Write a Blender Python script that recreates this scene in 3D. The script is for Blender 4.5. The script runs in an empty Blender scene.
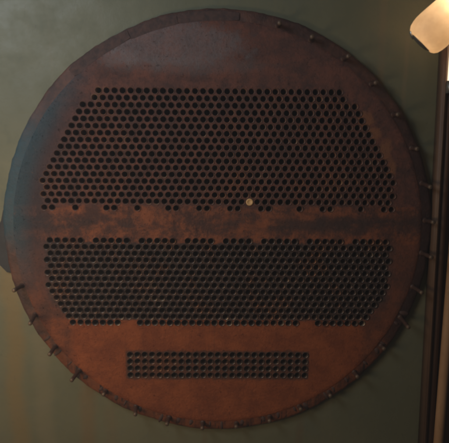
import bpy, bmesh, math, random
from mathutils import Vector, Matrix, noise
from mathutils.geometry import delaunay_2d_cdt

random.seed(7)
PI = math.pi
P = 0.032                      # tube pitch of the plate in metres
CY = -18.23                    # plate centre in lattice rows
ZC = 1.35                      # height of the plate centre above the floor
sc = bpy.context.scene
C = sc.collection

def W(X, Y, Z=0.0):            # lattice units (right, up, out of the wall) -> world metres
    return Vector((X*P, -Z*P, (Y-CY)*P + ZC))

# ------------------------------------------------------------------ camera
A = Matrix(((1, 0, 0), (0, 0, -1), (0, 1, 0)))
R = Matrix(((0.99990704, -0.00613158, -0.0121785),
            (0.00816784, 0.98454909, 0.17491817),
            (0.0109178, -0.17500138, 0.98450765)))
CAMQ = Vector((-0.0171, -5.0515, 64.0577))
cam = bpy.data.cameras.new('camera'); camo = bpy.data.objects.new('camera', cam)
C.objects.link(camo)
m = (A @ R).to_4x4(); m.translation = W(*CAMQ); camo.matrix_world = m
cam.sensor_fit = 'HORIZONTAL'; cam.sensor_width = 36; cam.lens = 36*500/449
cam.clip_end = 100; cam.clip_start = 0.02
cam.dof.use_dof = True; cam.dof.focus_distance = 2.22; cam.dof.aperture_fstop = 4.5
sc.camera = camo

def un(u, v, Z=0.0):           # photo pixel -> lattice coordinates on the plane Z
    d = R @ Vector(((u-224.5)/500, -(v-221.5)/500, -1))
    t = (Z-CAMQ.z)/d.z
    q = CAMQ + d*t
    return q.x, q.y

# ------------------------------------------------------------------ light
world = bpy.data.worlds.new('World'); sc.world = world; world.use_nodes = True
bg = world.node_tree.nodes['Background']
bg.inputs[0].default_value = (0.85, 0.75, 0.62, 1); bg.inputs[1].default_value = 0.024

def area(name, loc, target, size, energy, col, sy=None):
    l = bpy.data.lights.new(name, 'AREA'); l.energy = energy; l.color = col; l.size = size
    if sy: l.shape = 'RECTANGLE'; l.size_y = sy
    o = bpy.data.objects.new(name, l); C.objects.link(o)
    o.location = loc
    o.rotation_euler = (Vector(target)-Vector(loc)).to_track_quat('-Z', 'Y').to_euler()
    return o
area('window_light', (-1.38, -1.38, ZC+1.28), (-0.62, 0, ZC+0.35), 0.8, 15, (0.84, 0.92, 1.0))
area('work_light', (-1.25, -1.25, ZC-0.15), (-0.20, 0, ZC-0.58), 0.6, 8.6, (1.0, 0.72, 0.43))

sc.view_settings.view_transform = 'Standard'; sc.view_settings.look = 'None'
sc.view_settings.exposure = 0; sc.view_settings.gamma = 1
sc.cycles.pixel_filter_type = 'BLACKMAN_HARRIS'; sc.cycles.filter_width = 2.7

# ------------------------------------------------------------------ helpers
def obj(name, bm, mat, parent=None, smooth=True):
    me = bpy.data.meshes.new(name); bm.to_mesh(me); bm.free()
    for p in me.polygons: p.use_smooth = smooth
    me.materials.append(mat)
    o = bpy.data.objects.new(name, me); C.objects.link(o)
    if parent: o.parent = parent
    return o

def tag(o, label, cat, group=None):
    o['label'] = label; o['category'] = cat
    if group: o['group'] = group
    return o

def lathe(bm, prof, seg, mtx=None, cap0=False, cap1=False, arc=(0, 2*PI)):
    """profile of (r, h) revolved round local Z, h along Z"""
    full = abs(arc[1]-arc[0]-2*PI) < 1e-6
    n = seg if full else seg+1
    rings = []
    for r, h in prof:
        rg = []
        for i in range(n):
            a = arc[0]+(arc[1]-arc[0])*i/seg
            v = Vector((r*math.cos(a), r*math.sin(a), h))
            rg.append(bm.verts.new(mtx @ v if mtx else v))
        rings.append(rg)
    for a, b in zip(rings, rings[1:]):
        for i in range(seg):
            j = (i+1) % n
            bm.faces.new((a[i], a[j], b[j], b[i]))
    if cap0: bm.faces.new(rings[0][::-1])
    if cap1: bm.faces.new(rings[-1])
    return rings

def empty(name, loc):
    o = bpy.data.objects.new(name, None); C.objects.link(o); o.location = loc
    o.empty_display_size = 0.1
    return o

TOW = Matrix(((1, 0, 0, 0), (0, 0, -1, 0), (0, 1, 0, 0), (0, 0, 0, 1)))  # local (right, up, out) -> world axes

class NT:
    def __init__(s, name):
        s.m = bpy.data.materials.new(name); s.m.use_nodes = True
        s.t = s.m.node_tree; s.b = s.t.nodes['Principled BSDF']
        s.out = s.t.nodes['Material Output']
        s.co = s.n('ShaderNodeTexCoord').outputs['Object']
    def n(s, kind, **kw):
        nd = s.t.nodes.new(kind)
        for k, v in kw.items(): setattr(nd, k, v)
        return nd
    def link(s, a, b): s.t.links.new(a, b)
    def put(s, v, sock):
        if isinstance(v, bpy.types.NodeSocket): s.link(v, sock)
        else: sock.default_value = v
    def mapping(s, scale=(1, 1, 1), loc=(0, 0, 0), rot=(0, 0, 0)):
        m = s.n('ShaderNodeMapping'); s.link(s.co, m.inputs[0])
        m.inputs['Scale'].default_value = scale; m.inputs['Location'].default_value = loc
        m.inputs['Rotation'].default_value = rot
        return m.outputs[0]
    def noise(s, scale, detail=5, rough=0.6, vec=None, dist=0):
        n = s.n('ShaderNodeTexNoise'); s.link(vec or s.co, n.inputs['Vector'])
        n.inputs['Scale'].default_value = scale; n.inputs['Detail'].default_value = detail
        n.inputs['Roughness'].default_value = rough; n.inputs['Distortion'].default_value = dist
        return n.outputs[0]
    def ramp(s, v, lo, hi, a=0.0, b=1.0):
        n = s.n('ShaderNodeMapRange', interpolation_type='SMOOTHSTEP'); s.put(v, n.inputs[0])
        for i, x in enumerate((lo, hi, a, b)): n.inputs[i+1].default_value = x
        return n.outputs[0]
    def math(s, op, a, b=0.0):
        n = s.n('ShaderNodeMath', operation=op); s.put(a, n.inputs[0]); s.put(b, n.inputs[1])
        return n.outputs[0]
    def mix(s, f, a, b):
        n = s.n('ShaderNodeMix', data_type='RGBA'); s.put(f, n.inputs[0])
        for v, k in ((a, 6), (b, 7)):
            if isinstance(v, tuple): v = v+(1,) if len(v) == 3 else v
            s.put(v, n.inputs[k])
        return n.outputs[2]
    def xyz(s):
        n = s.n('ShaderNodeSeparateXYZ'); s.link(s.co, n.inputs[0]); return n.outputs
    def bump(s, h, strength, dist):
        n = s.n('ShaderNodeBump'); n.inputs['Strength'].default_value = strength
        n.inputs['Distance'].default_value = dist; s.link(h, n.inputs['Height'])
        s.link(n.outputs[0], s.b.inputs['Normal']); return n
    def ell(s, cx, cz, rx, rz, wob=0.0, soft=0.5, nz=None):
        """soft mask round a spot of the plate, its edge broken up by noise"""
        x, y, z = s.xyz()
        dx = s.math('DIVIDE', s.math('SUBTRACT', x, cx), rx)
        dz = s.math('DIVIDE', s.math('SUBTRACT', z, cz), rz)
        d = s.math('SQRT', s.math('ADD', s.math('MULTIPLY', dx, dx), s.math('MULTIPLY', dz, dz)))
        if nz is not None: d = s.math('ADD', d, s.math('MULTIPLY', s.math('SUBTRACT', nz, 0.5), wob))
        return s.ramp(d, 1.0-soft, 1.0, 1.0, 0.0)

def pz(u, v):                  # photo pixel -> (x, z) in the plate's own metres
    X, Y = un(u, v); return X*P, (Y-CY)*P

# ------------------------------------------------------------------ materials
def mat_plate():
    t = NT('rusted_plate')
    fine = t.noise(75, 7, 0.75); mid = t.noise(13, 9, 0.78); big = t.noise(3.4, 6, 0.62)
    grit = t.noise(260, 3, 0.8); wear = t.noise(24, 7, 0.75); cloud = t.noise(9, 10, 0.80)
    x, y, z = t.xyz()
    col = t.mix(t.ramp(mid, 0.36, 0.64), (0.080, 0.034, 0.028), (0.225, 0.080, 0.052))
    col = t.mix(t.ramp(big, 0.55, 0.7, 0, 0.45), col, (0.070, 0.036, 0.032))
    low = t.ramp(t.math('ADD', z, t.math('MULTIPLY', t.math('SUBTRACT', mid, .5), .03)), -0.360, -0.385)   # fresh rust below the lower bank
    rust = t.mix(t.ramp(cloud, 0.38, 0.62), (0.265, 0.062, 0.019), (0.41, 0.104, 0.029))
    rust = t.mix(t.ramp(mid, 0.56, 0.70, 0, 0.35), rust, (0.12, 0.042, 0.022))
    col = t.mix(low, col, rust)
    # plain belt between the two banks: blotches of dark scale over orange rust
    edge = t.math('ADD', z, t.math('MULTIPLY', t.math('SUBTRACT', wear, .5), .05))
    belt = t.math('MULTIPLY', t.ramp(edge, 0.112, 0.128, 1, 0), t.ramp(edge, -0.042, -0.030))
    bcol = t.mix(t.ramp(cloud, 0.42, 0.60), (0.095, 0.038, 0.028), (0.35, 0.105, 0.042))
    core = t.math('MULTIPLY', t.ramp(t.math('ABSOLUTE', t.math('SUBTRACT', z, 0.045)), 0.010, 0.050, 1, 0), t.ramp(t.noise(4.2, 7, .72, vec=t.mapping((.8, 1, 1.5))), .42, .56))
    bcol = t.mix(t.math('MULTIPLY', core, 0.85), bcol, (0.056, 0.031, 0.028))
    bcol = t.mix(t.ramp(wear, 0.56, 0.70, 0, 0.6), bcol, (0.33, 0.125, 0.055))
    col = t.mix(belt, col, bcol)
    lb = t.math('MULTIPLY', t.ramp(edge, -0.030, -0.042), t.ramp(edge, -0.380, -0.370))
    lb = t.math('MULTIPLY', lb, t.ramp(t.math('ADD', t.math('ABSOLUTE', x), t.math('MULTIPLY', t.ramp(z, -0.26, -0.40, 0, 1), 0.11)), 0.70, 0.745, 1, 0))
    col = t.mix(t.math('MULTIPLY', lb, 0.85), col, t.mix(t.ramp(wear, .4, .65), (0.040, 0.029, 0.027), (0.105, 0.060, 0.046)))
    sb = t.math('MULTIPLY', t.ramp(t.math('ABSOLUTE', x), .395, .408, 1, 0), t.ramp(t.math('ABSOLUTE', t.math('ADD', edge, 0.583)), .060, .074, 1, 0))
    col = t.mix(t.math('MULTIPLY', sb, 0.72), col, (0.060, 0.035, 0.028))
    # flank strips left and right of the banks
    fl = t.ramp(t.math('ADD', t.math('ABSOLUTE', x), t.math('MULTIPLY', t.ramp(z, -0.26, -0.40, 0, 1), 0.11)), 0.72, 0.76)
    fl = t.math('MULTIPLY', fl, t.ramp(z, 0.10, -0.12))
    col = t.mix(t.math('MULTIPLY', fl, 0.7), col, t.mix(t.ramp(cloud, .4, .62), (0.12, 0.043, 0.026), (0.28, 0.080, 0.030)))
    # orange crust along the right shoulder of the upper bank
    for (u, v, rx, rz) in ((366, 120, .040, .045), (374, 134, .034, .034), (386, 150, .030, .06), (391, 170, .026, .05)):
        cx, cz = pz(u, v)
        col = t.mix(t.math('MULTIPLY', t.ell(cx, cz, rx, rz, 1.3, 0.5, wear), 0.8), col, (0.33, 0.130, 0.055))
    # pale lime film with a drip edge in the top of the disc
    cx, cz = pz(172, 44); film = t.ell(cx, cz, 0.34, 0.105, 1.7, 0.40, mid)
    col = t.mix(t.math('MULTIPLY', film, t.ramp(fine, 0.3, 0.7, 0.22, 0.58)), col, (0.29, 0.26, 0.27))
    cx, cz = pz(190, 66); film2 = t.ell(cx, cz, 0.42, 0.045, 1.5, 0.6, mid)
    col = t.mix(t.math('MULTIPLY', film2, 0.24), col, (0.24, 0.21, 0.21))
    cx, cz = pz(118, 58); blot = t.ell(cx, cz, 0.10, 0.040, 2.2, 0.6, mid)
    col = t.mix(t.math('MULTIPLY', blot, 0.30), col, (0.32, 0.28, 0.28))
    # bluish reflection on the left shoulder, painted into the plate colour
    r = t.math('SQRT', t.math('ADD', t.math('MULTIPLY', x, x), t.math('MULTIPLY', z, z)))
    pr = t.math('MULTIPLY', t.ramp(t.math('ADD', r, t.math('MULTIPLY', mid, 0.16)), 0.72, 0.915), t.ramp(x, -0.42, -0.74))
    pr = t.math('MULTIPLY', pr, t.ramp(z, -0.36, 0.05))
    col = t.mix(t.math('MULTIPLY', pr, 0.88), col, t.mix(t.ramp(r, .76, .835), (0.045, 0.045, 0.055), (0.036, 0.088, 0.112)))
    # pits, specks and scratches
    col = t.mix(t.ramp(fine, 0.56, 0.72, 0, 0.55), col, (0.035, 0.018, 0.014))
    col = t.mix(t.ramp(grit, 0.56, 0.78, 0, 0.45), col, (0.33, 0.15, 0.075))
    sc1 = t.noise(8, 3, 0.5, vec=t.mapping((26, 1, 0.8), (0, 0, 0), (0, 0.35, 0)))
    col = t.mix(t.ramp(sc1, 0.70, 0.76, 0, 0.25), col, (0.34, 0.19, 0.11))
    t.link(col, t.b.inputs['Base Color'])
    rg = t.ramp(mid, 0.35, 0.7, 0.48, 0.74); t.link(rg, t.b.inputs['Roughness'])
    t.b.inputs['Specular IOR Level'].default_value = 0.5
    pit = t.noise(120, 6, 0.85); flake = t.noise(30, 9, 0.85)
    col = t.mix(t.ramp(pit, 0.60, 0.66, 0, 0.6), col, (0.030, 0.016, 0.013))
    col = t.mix(t.ramp(flake, 0.60, 0.65, 0, 0.40), col, (0.045, 0.024, 0.021))
    col = t.mix(t.ramp(flake, 0.40, 0.35, 0, 0.40), col, (0.36, 0.14, 0.060))
    run = t.noise(24, 5, 0.7, vec=t.mapping((1, 1, 0.07)))
    col = t.mix(t.ramp(run, 0.58, 0.72, 0, 0.30), col, (0.045, 0.024, 0.019))
    t.link(col, t.b.inputs['Base Color'])
    h = t.math('ADD', t.math('MULTIPLY', fine, 0.9), t.math('ADD', t.math('MULTIPLY', mid, 0.6), t.math('MULTIPLY', grit, 0.4)))
    h = t.math('SUBTRACT', h, t.ramp(pit, 0.58, 0.68, 0, 0.5)); h = t.math('ADD', h, t.ramp(flake, 0.59, 0.62, 0, 0.35))
    t.bump(h, 0.85, 0.006)
    return t.m

def mat_flange():
    t = NT('grimy_flange')
    mid = t.noise(14, 6, 0.7); fine = t.noise(70, 5, 0.7); drip = t.noise(30, 5, 0.65, vec=t.mapping((1, 1, 0.14)))
    x, y, z = t.xyz()
    col = t.mix(t.ramp(mid, 0.35, 0.7), (0.060, 0.031, 0.026), (0.15, 0.062, 0.040))
    rt = t.math('MULTIPLY', t.ramp(x, .58, .78), t.ramp(z, .50, .25))
    col = t.mix(t.math('MULTIPLY', rt, .7), col, (0.042, 0.024, 0.024))
    low = t.ramp(z, -0.35, -0.62)
    col = t.mix(t.math('MULTIPLY', low, 0.75), col, t.mix(t.ramp(mid, .38, .64), (0.12, 0.040, 0.020), (0.30, 0.080, 0.026)))
    col = t.mix(t.math('MULTIPLY', low, t.ramp(drip, 0.44, 0.62)), col, (0.24, 0.075, 0.030))
    col = t.mix(t.math('MULTIPLY', low, t.ramp(drip, 0.46, 0.36)), col, (0.028, 0.016, 0.014))
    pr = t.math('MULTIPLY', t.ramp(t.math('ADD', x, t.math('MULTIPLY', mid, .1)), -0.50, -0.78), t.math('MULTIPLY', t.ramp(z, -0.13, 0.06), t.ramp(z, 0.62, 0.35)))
    col = t.mix(t.math('MULTIPLY', pr, t.ramp(fine, 0.2, 0.8, 0.95, 0.7)), col, (0.036, 0.096, 0.122))   # bluish reflection along the left rim, put into the base colour
    t.link(col, t.b.inputs['Base Color'])
    t.b.inputs['Roughness'].default_value = 0.6
    t.bump(t.math('ADD', mid, t.math('MULTIPLY', fine, 0.5)), 0.7, 0.008)
    return t.m

def mat_gasket():
    t = NT('gasket_scraps')
    n = t.noise(40, 5, 0.7)
    t.link(t.mix(t.ramp(n, .3, .7), (0.048, 0.029, 0.027), (0.11, 0.055, 0.043)), t.b.inputs['Base Color'])
    t.b.inputs['Roughness'].default_value = 0.75; t.bump(n, 0.6, 0.004)
    return t.m

def mat_tube(name, a, b, rough, metal, gold):
    t = NT(name)
    geo = t.n('ShaderNodeNewGeometry').outputs['Position']
    n = t.noise(90, 4, 0.7, vec=geo); n2 = t.noise(5.5, 5, 0.7, vec=geo)
    x, y, z = t.xyz()
    col = t.mix(t.ramp(n, 0.3, 0.7), a, b)
    col = t.mix(t.ramp(n2, 0.5, 0.64, 0, 0.8), col, (0.27, 0.115, 0.055))
    col = t.mix(t.ramp(t.noise(9, 6, .75, vec=geo), 0.56, 0.68, 0, 0.7), col, gold)
    col = t.mix(t.ramp(y, 0.006, 0.045), col, (0.075, 0.046, 0.036))       # bore turns plain dark brown past the mouth
    t.link(col, t.b.inputs['Base Color'])
    t.b.inputs['Roughness'].default_value = rough; t.b.inputs['Metallic'].default_value = metal
    t.bump(n, 0.3, 0.002)
    return t.m

def mat_wall():
    t = NT('old_green_paint')
    big = t.noise(1.7, 4, 0.6); mid = t.noise(9, 5, 0.65); fine = t.noise(120, 4, 0.7)
    st = t.noise(16, 5, 0.65, vec=t.mapping((1, 1, 0.05)))
    x, y, z = t.xyz()
    col = t.mix(t.ramp(big, 0.3, 0.7), (0.172, 0.176, 0.110), (0.212, 0.206, 0.126))
    col = t.mix(t.ramp(mid, 0.5, 0.75, 0, 0.4), col, (0.135, 0.155, 0.118))
    col = t.mix(t.ramp(st, 0.55, 0.75, 0, 0.35), col, (0.235, 0.205, 0.125))
    def streak(u, v0, v1, w, c, k, seed):
        nonlocal col
        cx, z0 = pz(u, v0); z1 = pz(u, v1)[1]
        wob = t.math('MULTIPLY', t.math('SUBTRACT', t.noise(5, 3, 0.5, vec=t.mapping((.3, 1, 1), (seed, seed, 0))), 0.5), w*1.4)
        dx = t.math('ABSOLUTE', t.math('SUBTRACT', t.math('ADD', x, wob), cx))
        a = t.ramp(dx, w*0.15, w, 1, 0)
        a = t.math('MULTIPLY', a, t.ramp(z, z0, z0-0.10)); a = t.math('MULTIPLY', a, t.ramp(z, z1, z1+0.2))
        a = t.math('MULTIPLY', a, t.ramp(fine, 0.2, 0.7, 0.6, 1))
        col = t.mix(t.math('MULTIPLY', a, k), col, c)
    streak(4, 255, 700, .065, (0.26, 0.185, 0.080), 0.8, 1)
    streak(84, 372, 700, .055, (0.26, 0.15, 0.065), 0.5, 2)
    streak(108, 398, 700, .045, (0.24, 0.15, 0.075), 0.25, 3)
    streak(36, 325, 700, .06, (0.27, 0.23, 0.14), 0.5, 4)
    streak(390, -40, 128, .024, (0.25, 0.20, 0.12), 0.55, 5)
    streak(412, 20, 150, .014, (0.26, 0.21, 0.13), 0.6, 6)
    streak(383, 60, 118, .020, (0.28, 0.19, 0.09), 0.7, 7)
    streak(205, 425, 700, .022, (0.20, 0.13, 0.07), 0.35, 8)
    streak(300, 415, 700, .030, (0.20, 0.12, 0.06), 0.4, 9)
    t.link(col, t.b.inputs['Base Color'])
    col = t.mix(t.ramp(t.noise(38, 7, .8), 0.60, 0.70, 0, 0.35), col, (0.085, 0.085, 0.060))
    t.link(col, t.b.inputs['Base Color'])
    t.link(t.ramp(mid, .3, .7, .45, .65), t.b.inputs['Roughness'])
    t.bump(t.math('ADD', t.math('MULTIPLY', mid, 1.0), t.math('MULTIPLY', fine, 0.18)), 0.35, 0.006)
    return t.m

def mat_plain(name, a, b, scale, rough, metal=0, bump=0.3, stretch=(1, 1, 1)):
    t = NT(name)
    n = t.noise(scale, 5, 0.65, vec=t.mapping(stretch)); f = t.noise(scale*7, 4, 0.7, vec=t.mapping(stretch))
    c = t.mix(t.ramp(n, 0.3, 0.7), a, b)
    c = t.mix(t.ramp(f, 0.55, 0.8, 0, 0.5), c, tuple(x*0.45 for x in a))
    t.link(c, t.b.inputs['Base Color'])
    t.b.inputs['Roughness'].default_value = rough; t.b.inputs['Metallic'].default_value = metal
    t.bump(t.math('ADD', n, t.math('MULTIPLY', f, 0.5)), bump, 0.004)
    return t.m

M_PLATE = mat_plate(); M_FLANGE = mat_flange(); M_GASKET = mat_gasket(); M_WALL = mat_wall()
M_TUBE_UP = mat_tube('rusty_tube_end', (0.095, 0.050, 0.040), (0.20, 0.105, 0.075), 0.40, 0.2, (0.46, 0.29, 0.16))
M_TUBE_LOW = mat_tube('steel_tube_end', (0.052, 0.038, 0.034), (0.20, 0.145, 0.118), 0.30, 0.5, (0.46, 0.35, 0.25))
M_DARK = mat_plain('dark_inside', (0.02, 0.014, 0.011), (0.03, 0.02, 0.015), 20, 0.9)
M_STUD = mat_plain('rusty_stud', (0.060, 0.034, 0.026), (0.12, 0.06, 0.042), 60, 0.5, 0.2)
M_TIP = mat_plain('worn_stud_end', (0.13, 0.085, 0.055), (0.22, 0.15, 0.10), 90, 0.4, 0.3)
M_BRASS = mat_plain('pale_brass', (0.78, 0.46, 0.19), (0.86, 0.56, 0.27), 120, 0.45, 0.0, 0.15)
M_BEAD = mat_plain('brown_wood_bead', (0.11, 0.062, 0.038), (0.17, 0.095, 0.055), 14, 0.5, 0, 0.3, (1, 1, 0.12))
M_BOARD = mat_plain('dark_wood_board', (0.115, 0.060, 0.038), (0.17, 0.09, 0.056), 14, 0.55, 0, 0.3, (1, 1, 0.12))
M_POLE = mat_plain('tan_painted_pipe', (0.42, 0.23, 0.11), (0.52, 0.30, 0.155), 10, 0.45, 0, 0.2, (1, 1, 0.3))
M_LUG = mat_plain('blue_grey_lug', (0.018, 0.022, 0.030), (0.030, 0.036, 0.046), 18, 0.6)
M_METAL = mat_plain('grey_metal', (0.25, 0.25, 0.24), (0.36, 0.36, 0.34), 50, 0.3, 0.7)

# ------------------------------------------------------------------ wall behind (ring cut out where the plate's shell passes)
def make_wall():
    bm = bmesh.new()
    N = 96; Rr = 26.9*P; yb = 0.034
    inn = [bm.verts.new((Rr*math.cos(2*PI*i/N), yb, Rr*math.sin(2*PI*i/N))) for i in range(N)]
    hx0, hx1, hz0, hz1 = -2.6, 2.6, -ZC, 2.2
    out = []
    for i in range(N):
        a = 2*PI*i/N; c, s = math.cos(a), math.sin(a)
        k = min(((hx1 if c > 0 else hx0)/c) if abs(c) > 1e-9 else 1e9, ((hz1 if s > 0 else hz0)/s) if abs(s) > 1e-9 else 1e9)
        out.append(bm.verts.new((c*k, yb, s*k)))
    for i in range(N):
        j = (i+1) % N
        bm.faces.new((inn[i], out[i], out[j], inn[j]))
    bk = [bm.verts.new((v.co.x, yb+0.06, v.co.z)) for v in inn]
    for i in range(N):
        j = (i+1) % N; bm.faces.new((inn[j], bk[j], bk[i], inn[i]))
    bmesh.ops.recalc_face_normals(bm, faces=bm.faces)
    o = obj('wall', bm, M_WALL, smooth=False); o.location = (0, 0, ZC); o['kind'] = 'structure'
    o['label'] = 'dull green painted wall with rust streaks behind the round plate'; o['category'] = 'wall'
    return o
make_wall()

# ------------------------------------------------------------------ tube plate
plate_root = tag(empty('tube_plate', (0, 0, ZC)),
                 'large round rusted steel plate drilled with two banks and a strip of tube holes', 'tube plate')

H3 = math.sqrt(3)/2
counts = [31, 32] + list(range(35, 47)) + [45, 46, 45]
row17 = {0, 1, 4, 8, 9, 12, 16, 17, 20, 21, 24, 25, 28, 29, 33, 36, 37, 41, 44, 45}
holes = []                      # (X, Y, bank)
for k, n in enumerate(counts):
    for i in range(n): holes.append((i-(n-1)/2, -k*H3, 'upper'))
for i in row17: holes.append((i-22.5, -17*H3, 'upper'))
lower = [45, 46, 45, 46, 45, 46, 45, 46, 45, 44, 43, 42, 41, 40]
gap0 = {5, 11, 17, 22, 27, 33, 39}; gap13 = {7, 8, 31, 32}
for k, n in enumerate(lower):
    for i in range(n):
        if (k == 0 and i in gap0) or (k == 13 and i in gap13): continue
        holes.append((i-(n-1)/2, -(22+k)*H3, 'lower'))
for k in range(4):
    for i in range(25): holes.append(((i-12)*0.997, -34.913-k*0.997, 'strip'))
PLUG = (4.0, -16*H3)

RH = 0.0125                     # hole radius in the plate
SEG = 16
R_IN = 26.13*P
def make_plate():
    pts = []; edges = []
    NO = 240
    for i in range(NO):
        a = 2*PI*i/NO; pts.append(Vector((R_IN*math.cos(a), R_IN*math.sin(a)))); edges.append((i, (i+1) % NO))
    owner = [-1]*NO
    for hi, (X, Y, b) in enumerate(holes):
        s = len(pts)
        for i in range(SEG):
            a = 2*PI*(i+0.5)/SEG
            pts.append(Vector((X*P+RH*math.cos(a), (Y-CY)*P+RH*math.sin(a)))); owner.append(hi)
            edges.append((s+i, s+(i+1) % SEG))
    vs, es, fs, ov, oe, of = delaunay_2d_cdt(pts, edges, [], 0, 1e-7)
    own = [owner[o[0]] if o else -1 for o in ov]
    bm = bmesh.new()
    bv = [bm.verts.new((v.x, 0, v.y)) for v in vs]
    for f in fs:
        o = {own[i] for i in f}
        if len(o) == 1 and -1 not in o: continue        # inside a hole
        bm.faces.new([bv[i] for i in f])
    bmesh.ops.recalc_face_normals(bm, faces=bm.faces)
    if sum(f.normal.y for f in bm.faces) > 0: bmesh.ops.reverse_faces(bm, faces=bm.faces)
    # rolled outer edge and the side of the plate
    ring = bv[:NO] if all(abs(v.co.xz.length-R_IN) < 1e-4 for v in bv[:NO]) else None
    prev = bv[:NO]
    for dr, dy in ((0.005, 0.0004), (0.012, 0.0016), (0.018, 0.0042), (0.0185, 0.030)):
        nx = []
        for i in range(NO):
            a = 2*PI*i/NO; rr = R_IN+dr+0.0012*noise.noise(Vector((math.cos(a)*9, math.sin(a)*9, dy*40)))
            nx.append(bm.verts.new((rr*math.cos(a), dy, rr*math.sin(a))))
        for i in range(NO):
            j = (i+1) % NO; bm.faces.new((prev[i], nx[i], nx[j], prev[j]))
        prev = nx
    bmesh.ops.recalc_face_normals(bm, faces=bm.faces)
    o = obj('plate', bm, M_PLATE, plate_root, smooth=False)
    return o
make_plate()

def make_flange():
    bm = bmesh.new(); N = 360
    prof = ((26.0*P, 0.0045), (27.6*P, 0.0055), (27.9*P, 0.009), (28.06*P, 0.014), (28.06*P, 0.050))
    rings = []
    for q, (r, d) in enumerate(prof):
        rg = []
        for i in range(N):
            a = 2*PI*i/N; e = Vector((math.cos(a), math.sin(a), 0))
            w = (0.0045*noise.noise(e*6) + 0.0025*noise.noise(e*26) + 0.0025*noise.noise(e*70)) if q >= 1 else 0
            dd = d + (0.002*noise.noise(e*17+Vector((0, 0, q))) if q < 3 else 0)
            rg.append(bm.verts.new(((r+w)*e.x, dd, (r+w)*e.y)))
        rings.append(rg)
    for a, b in zip(rings, rings[1:]):
        for i in range(N):
            j = (i+1) % N; bm.faces.new((a[i], b[i], b[j], a[j]))
    bmesh.ops.recalc_face_normals(bm, faces=bm.faces)
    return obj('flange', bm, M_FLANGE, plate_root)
make_flange()

def arc_strip(name, a0, a1, r0, r1, y0, y1, mat, seed, parent=plate_root):
    """a scrap of gasket: thick arc with ragged edges"""
    bm = bmesh.new(); n = max(8, int((a1-a0)*0.8)); rows = []
    for i in range(n+1):
        a = math.radians(a0+(a1-a0)*i/n); e = Vector((math.cos(a), math.sin(a), 0))
        taper = min(1, i/1.5+0.8, (n-i)/1.5+0.8)
        jr = 0.006*noise.noise(e*20+Vector((seed, 0, 0))); jo = 0.004*noise.noise(e*25+Vector((0, seed, 0)))
        rm = (r0+r1)/2*P; hw = (r1-r0)/2*P*taper
        ri, ro = rm-hw+jr, rm+hw+jo
        rows.append([bm.verts.new((ri*e.x, y1, ri*e.y)), bm.verts.new(((ri+.002)*e.x, y0, (ri+.002)*e.y)),
                     bm.verts.new(((ro-.002)*e.x, y0, (ro-.002)*e.y)), bm.verts.new((ro*e.x, y1, ro*e.y))])
    for a, b in zip(rows, rows[1:]):
        for k in range(3): bm.faces.new((a[k], a[k+1], b[k+1], b[k]))
    bm.faces.new(rows[0]); bm.faces.new(rows[-1][::-1])
    bmesh.ops.recalc_face_normals(bm, faces=bm.faces)
    return obj(name, bm, mat, parent, smooth=False)
for i, (a0, a1, r0, r1) in enumerate(((85, 101, 26.55, 27.75), (100.9, 114, 26.5, 27.85), (113.9, 132, 26.55, 27.9))):
    arc_strip('gasket', a0, a1, r0, r1, 0.0022, 0.0075, M_GASKET, i*3.1)

def make_lug():                 # hinge lug on the left edge
    bm = bmesh.new()
    out = [(-27.3, 3.2), (-28.15, 3.0), (-28.5, 1.6), (-29.3, 0.3), (-29.75, -1.2), (-29.7, -3.0), (-29.1, -4.4), (-28.2, -5.4), (-27.2, -5.6)]
    f = [bm.verts.new((x*P, 0.014, z*P)) for x, z in out]
    b = [bm.verts.new((x*P, 0.06, z*P)) for x, z in out]
    n = len(out)
    bm.faces.new(f)
    for i in range(n):
        j = (i+1) % n; bm.faces.new((f[i], f[j], b[j], b[i]))
    bmesh.ops.recalc_face_normals(bm, faces=bm.faces)
    bmesh.ops.bevel(bm, geom=[e for e in bm.edges if all(abs(v.co.y-0.014) < 1e-5 for v in e.verts)], offset=0.011, segments=4, affect='EDGES')
    return obj('hinge_lug', bm, M_LUG, plate_root, smooth=False)
make_lug()

# tube ends -------------------------------------------------------
def tube_bm(bm, proud, r_in, flare, x=0, z=0, tilt=(0, 0)):
    prof = ((RH+0.0014, 0.001), (RH+0.0012, -proud), (RH+0.0008, -proud-0.0002), (r_in+0.0002, flare-proud), (r_in-0.0002, 0.14))
    rings = []
    for q, (r, d) in enumerate(prof):
        rg = []
        for i in range(SEG):
            a = 2*PI*(i+0.5)/SEG
            dd = d + (tilt[0]*math.cos(a)+tilt[1]*math.sin(a) if q in (1, 2) else 0)
            rg.append(bm.verts.new((x+r*math.cos(a), dd, z+r*math.sin(a))))
        rings.append(rg)
    for a, b in zip(rings, rings[1:]):
        for i in range(SEG):
            j = (i+1) % SEG; bm.faces.new((a[i], a[j], b[j], b[i]))
def finish_tube(bm, name, mat):
    bmesh.ops.recalc_face_normals(bm, faces=bm.faces)
    me = bpy.data.meshes.new(name); bm.to_mesh(me); bm.free()
    for p in me.polygons: p.use_smooth = True
    me.materials.append(mat); return me
SPEC = {'upper': (0.0022, 0.0112, M_TUBE_UP, 0.0055), 'lower': (0.0036, 0.0108, M_TUBE_LOW, 0.006), 'strip': (0.0030, 0.0108, M_TUBE_LOW, 0.005)}
variants = {}
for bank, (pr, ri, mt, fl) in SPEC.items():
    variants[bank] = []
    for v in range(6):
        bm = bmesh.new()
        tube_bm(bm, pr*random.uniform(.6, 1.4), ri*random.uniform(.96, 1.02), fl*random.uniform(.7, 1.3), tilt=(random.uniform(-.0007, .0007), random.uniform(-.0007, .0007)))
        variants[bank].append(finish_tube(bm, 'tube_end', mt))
cw = W(*CAMQ)
order = sorted((h for h in holes if abs(h[0]-PLUG[0]) > .3 or abs(h[1]-PLUG[1]) > .3),
               key=lambda h: (W(h[0], h[1])-cw).length)
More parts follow.
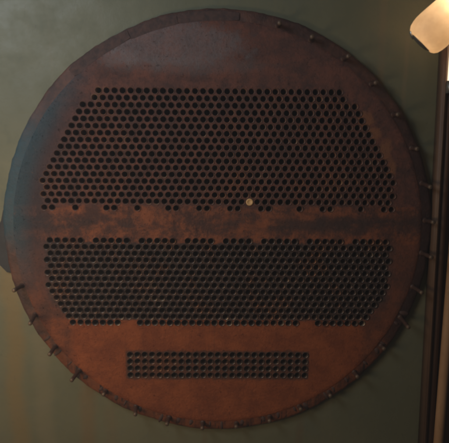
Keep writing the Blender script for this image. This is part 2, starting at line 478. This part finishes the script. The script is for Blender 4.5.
for h in order[:300]:
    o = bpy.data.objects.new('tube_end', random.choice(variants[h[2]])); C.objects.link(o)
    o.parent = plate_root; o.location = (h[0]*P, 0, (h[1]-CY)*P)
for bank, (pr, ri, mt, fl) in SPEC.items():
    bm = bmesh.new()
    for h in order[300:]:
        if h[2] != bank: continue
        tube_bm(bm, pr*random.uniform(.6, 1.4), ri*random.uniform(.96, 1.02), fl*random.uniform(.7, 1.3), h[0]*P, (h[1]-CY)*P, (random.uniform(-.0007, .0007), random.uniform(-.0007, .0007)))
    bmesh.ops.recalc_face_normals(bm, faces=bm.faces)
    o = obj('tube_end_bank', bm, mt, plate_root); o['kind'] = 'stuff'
# brass plug closing one tube
bm = bmesh.new()
lathe(bm, ((0.0145, 0.0005), (0.0148, 0.003), (0.0138, 0.0042), (0.0095, 0.0047), (0.0088, 0.0040), (0.0, 0.0040)), 20, TOW)
bmesh.ops.remove_doubles(bm, verts=bm.verts, dist=1e-6); bmesh.ops.recalc_face_normals(bm, faces=bm.faces)
o = obj('plug', bm, M_BRASS, plate_root); o.location = (PLUG[0]*P, 0, (PLUG[1]-CY)*P); o['label'] = 'pale brass plug closing a single tube hole'
# dark shell behind the plate, added to keep stray light out of the bores
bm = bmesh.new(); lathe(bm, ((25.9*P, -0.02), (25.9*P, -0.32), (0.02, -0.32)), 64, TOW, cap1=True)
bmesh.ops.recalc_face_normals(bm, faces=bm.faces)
obj('backing', bm, M_DARK, plate_root)

# studs round the flange ------------------------------------------
def stud_mesh(L, seed):
    rnd = random.Random(seed); bm = bmesh.new(); r = 0.0085
    prof = [(0.012, -0.013), (0.0118, -0.004), (0.010, -0.001), (r, 0.0)]
    z = 0.004
    while z < L-0.012:
        prof += [(r, z), (r*0.88, z+0.003)]; z += 0.006
    lathe(bm, prof+[(r, L-0.010)], 12, TOW); return bm
def tip_mesh(L):
    bm = bmesh.new(); r = 0.0086
    lathe(bm, ((r, L-0.011), (r, L-0.003), (r*.7, L), (0.001, L+0.0006)), 12, TOW, cap1=True); return bm
angs = [75, 65, 55, 45, 35, 25, 15, 5] + [-5-10*i for i in range(17)]
rs = random.Random(3)
for i, a in enumerate(angs):
    L = (0.062 if a > 20 else 0.088)*rs.uniform(.75, 1.12)
    if -130 < a < -30: L *= rs.choice((.35, .45, .6))
    r = 27.05*P+rs.uniform(-.004, .004); aa = math.radians(a+rs.uniform(-.7, .7))
    s = obj('stud', stud_mesh(L, i), M_STUD, plate_root); tp = obj('worn_end', tip_mesh(L), M_TIP, s)
    s.location = (r*math.cos(aa), 0, r*math.sin(aa))
    s.rotation_euler = (rs.uniform(-.13, .13), 0, rs.uniform(-.13, .13))

# torn teeth of old packing left between the studs
def tooth_mesh(seed):
    rnd = random.Random(seed); bm = bmesh.new(); n = 5; L = rnd.uniform(.022, .044); w = rnd.uniform(.004, .009)
    rows = []; lean = rnd.uniform(-.006, .006)
    for i in range(n):
        f = i/(n-1); ww = w*(.5, .95, 1, .8, .3)[i]; off = lean*f*f; h = 0.0035*(.3, .9, 1, .8, .3)[i]
        r = 26.72*P+f*L
        rows.append([bm.verts.new((r, .0075, off-ww*1.4)), bm.verts.new((r, .0055-h, off-ww*.5)), bm.verts.new((r, .0055-h, off+ww*.5)), bm.verts.new((r, .0075, off+ww*1.4))])
    for a, b in zip(rows, rows[1:]):
        for k in range(3): bm.faces.new((a[k], a[k+1], b[k+1], b[k]))
    bm.faces.new(rows[0]); bm.faces.new(rows[-1][::-1]); bmesh.ops.recalc_face_normals(bm, faces=bm.faces)
    me = bpy.data.meshes.new('packing_scrap'); bm.to_mesh(me); bm.free(); me.materials.append(M_GASKET)
    for p in me.polygons: p.use_smooth = True
    return me
teeth = [tooth_mesh(i) for i in range(9)]
for i in range(26):
    a = -150+i*5+rs.uniform(1.2, 3.8)
    o = bpy.data.objects.new('packing_scrap', rs.choice(teeth)); C.objects.link(o); o.parent = plate_root
    o.rotation_euler = (0, -math.radians(a), 0); o.scale = (1, 1, rs.choice((-1, 1))*rs.uniform(.7, 1.3))

# ------------------------------------------------------------------ timber frame and pipe at the right
def bar(name, L0, L1, width, y0, y1, mat, parent=None, bev=0.004):
    """upright board whose left edge runs through two photo points on the plate plane"""
    (xa, za), (xb, zb) = pz(*L0), pz(*L1)
    k = (xb-xa)/(zb-za); zt, zl = 1.5, -1.25
    bm = bmesh.new(); v = []
    for z in (zl, zt):
        x = xa+k*(z-za)
        v.append([bm.verts.new((x, y1, z)), bm.verts.new((x, y0, z)), bm.verts.new((x+width, y0, z)), bm.verts.new((x+width, y1, z))])
    for i in range(4): j = (i+1) % 4; bm.faces.new((v[0][i], v[0][j], v[1][j], v[1][i]))
    bm.faces.new(v[0]); bm.faces.new(v[1])
    bmesh.ops.recalc_face_normals(bm, faces=bm.faces)
    bmesh.ops.bevel(bm, geom=[e for e in bm.edges if abs(e.verts[0].co.z-e.verts[1].co.z) > 1], offset=bev, segments=3, affect='EDGES')
    o = obj(name, bm, mat, parent); return o
frame = tag(empty('timber_frame', (0, 0, ZC)), 'dark brown moulded timber frame upright beside the round plate', 'frame')
bar('bead', (440, 90), (420.5, 443), 0.017, -0.030, 0.036, M_BEAD, frame, 0.006)
bar('board', (446, 90), (426, 443), 0.024, -0.018, 0.036, M_BOARD, frame, 0.003)
bar('rebate', (452, 90), (431.5, 443), 0.30, 0.012, 0.036, M_BOARD, frame, 0.002)
# leaning tan pipe
(xa, za), (xb, zb) = pz(446.5, 250), pz(431.5, 443)
k = (xb-xa)/(zb-za); d = Vector((k, 0, 1)).normalized()
base = Vector((xa+k*(-1.3-za)+0.020, -0.022, -1.3+ZC))
bm = bmesh.new(); rp = 0.0205
prof = [(rp, 0.0)] + [(rp, q*0.1) for q in range(1, 29)]
lathe(bm, prof, 20, Matrix.Translation(base) @ d.to_track_quat('Z', 'Y').to_matrix().to_4x4(), True, True)
pipe = obj('upright_pipe', bm, M_POLE); tag(pipe, 'tan painted upright pipe against the brown timber frame', 'pipe')

# ------------------------------------------------------------------ lamp
def mat_shade():
    t = NT('cream_shade')
    n = t.noise(25, 4, 0.6); c = t.mix(t.ramp(n, .3, .7), (0.72, 0.57, 0.41), (0.82, 0.67, 0.50))
    t.link(c, t.b.inputs['Base Color']); t.b.inputs['Roughness'].default_value = 0.5
    tr = t.n('ShaderNodeBsdfTranslucent'); t.link(c, tr.inputs[0])
    mx = t.n('ShaderNodeMixShader'); mx.inputs[0].default_value = 0.5
    t.link(t.b.outputs[0], mx.inputs[1]); t.link(tr.outputs[0], mx.inputs[2]); t.link(mx.outputs[0], t.out.inputs[0])
    return t.m
def mat_bulb():
    t = NT('lit_bulb'); e = t.n('ShaderNodeEmission'); e.inputs[0].default_value = (1, 0.79, 0.52, 1); e.inputs[1].default_value = 100
    t.link(e.outputs[0], t.out.inputs[0]); return t.m
def mat_bulb_soft():
    t = NT('lit_tube'); e = t.n('ShaderNodeEmission'); e.inputs[0].default_value = (1, 0.80, 0.55, 1); e.inputs[1].default_value = 1.6
    t.link(e.outputs[0], t.out.inputs[0]); return t.m
M_CHROME = mat_plain('bright_clip', (0.75, 0.75, 0.72), (0.85, 0.85, 0.82), 60, 0.2, 0.9)
ZL = 5.0; CLIPA = (-2.2, -1.35)
px = (64.06-ZL)/500*P           # metres per photo pixel at the lamp
Xa, Ya = un(425.5, 38.0, ZL); tip = W(Xa, Ya, ZL)      # centre of the shade's rim
ax = Vector((math.cos(math.radians(47)), -0.34, math.sin(math.radians(51)))).normalized()   # from the rim up to the back of the shade
lamp = tag(empty('shade_lamp', tip), 'lit lamp with cream bell shade beside the timber frame', 'lamp')
q = ax.to_track_quat('Z', 'Y').to_matrix().to_4x4()
bm = bmesh.new(); pr = [(11.0, -5.6), (13.5, -5.8), (16.0, -4.4), (18.2, -1.6), (19.4, 2.5), (20.0, 7), (19.8, 13), (19.2, 20), (18, 30), (16.5, 40), (14, 50), (9, 56), (3, 58)]
seg = 40; rings = []
for r, h in pr:
    rg = []
    for i in range(seg):
        a = 2*PI*i/seg; rr = r*(1+0.012*math.cos(a*12)*min(1, max(0, h/15)))
        rg.append(bm.verts.new(q @ Vector((rr*px*math.cos(a), rr*px*math.sin(a), h*px))))
    rings.append(rg)
for a, b in zip(rings, rings[1:]):
    for i in range(seg): j = (i+1) % seg; bm.faces.new((a[i], a[j], b[j], b[i]))
bm.faces.new(rings[-1])
bmesh.ops.recalc_face_normals(bm, faces=bm.faces)
obj('lamp_shade', bm, mat_shade(), lamp)
bm = bmesh.new(); bmesh.ops.create_uvsphere(bm, u_segments=20, v_segments=12, radius=4.5*px)
o = obj('bulb', bm, mat_bulb(), lamp); o.location = q @ Vector((0, 0, 36*px)) + Vector((0.012, -0.036, 0.004))
# grey front cover with two bright clips
bm = bmesh.new(); lathe(bm, ((11.6*px, -3*px), (11.4*px, -6.0*px), (8*px, -7.6*px), (4*px, -8.2*px), (.5*px, -8.3*px)), 28, q, cap1=True)
bmesh.ops.recalc_face_normals(bm, faces=bm.faces); obj('front_cover', bm, M_METAL, lamp)
def tube(name, pts, r, mat, parent, seg=10):
    bm = bmesh.new(); prev = None
    for i, p in enumerate(pts):
        t = (pts[min(i+1, len(pts)-1)]-pts[max(i-1, 0)]).normalized(); qq = t.to_track_quat('Z', 'Y')
        rg = [bm.verts.new(p+qq @ Vector((r*math.cos(2*PI*k/seg), r*math.sin(2*PI*k/seg), 0))) for k in range(seg)]
        if prev:
            for k in range(seg): j = (k+1) % seg; bm.faces.new((prev[k], prev[j], rg[j], rg[k]))
        else: bm.faces.new(rg[::-1])
        prev = rg
    bm.faces.new(prev); bmesh.ops.recalc_face_normals(bm, faces=bm.faces)
    return obj(name, bm, mat, parent)
for aa in CLIPA:
    pp = [q @ Vector((math.cos(-aa)*rr*px, math.sin(-aa)*rr*px, hh*px)) for rr, hh in ((8.5, -7.9), (12.4, -6.9), (16.0, -5.2))]
    tube('clip', pp, 0.9*px, M_CHROME, lamp)
back = q @ Vector((0, 0, 56*px)); tube('arm', [back, back+Vector((0.05, 0.02, 0.03)), Vector((back.x+0.09, -tip.y+0.02, back.z-0.02))], 4*px, M_METAL, lamp)
# lit tube beside the frame
tl = tag(empty('tube_lamp', W(*un(451.0, 84, 1.2), 1.2)), 'glowing warm white tube light fixed upright on the timber frame', 'lamp')
up = Vector((-0.02, 0, 1))
tube('tube', [up*0.0+Vector((0, 0, 0.01)), up*0.2, up*0.5], 0.014, mat_bulb_soft(), tl, 14)
tube('end_cap', [Vector((0, 0, -0.035)), Vector((0, 0, 0.012))], 0.017, M_METAL, tl, 14)
tube('end_cap', [up*0.499, up*0.54], 0.017, M_METAL, tl, 14)

# ------------------------------------------------------------------ thin volume added to give the milky veiling glare
bm = bmesh.new(); bmesh.ops.create_cube(bm, size=1)
for v in bm.verts: v.co = Vector((v.co.x*5.8, -1.35+v.co.y*3.7, 1.4+v.co.z*4.8))
hm = bpy.data.materials.new('glare_volume'); hm.use_nodes = True; nt = hm.node_tree; nt.nodes.clear()
ho = nt.nodes.new('ShaderNodeOutputMaterial'); pv = nt.nodes.new('ShaderNodeVolumePrincipled')
pv.inputs['Color'].default_value = (0.84, 0.86, 0.94, 1); pv.inputs['Density'].default_value = 0.039; pv.inputs['Anisotropy'].default_value = 0.2
nt.links.new(pv.outputs[0], ho.inputs['Volume'])
hz = obj('glare_haze', bm, hm, smooth=False); hz['kind'] = 'stuff'; hz['label'] = 'thin volume added in front of the plate as veiling glare'; hz['category'] = 'glare_haze'
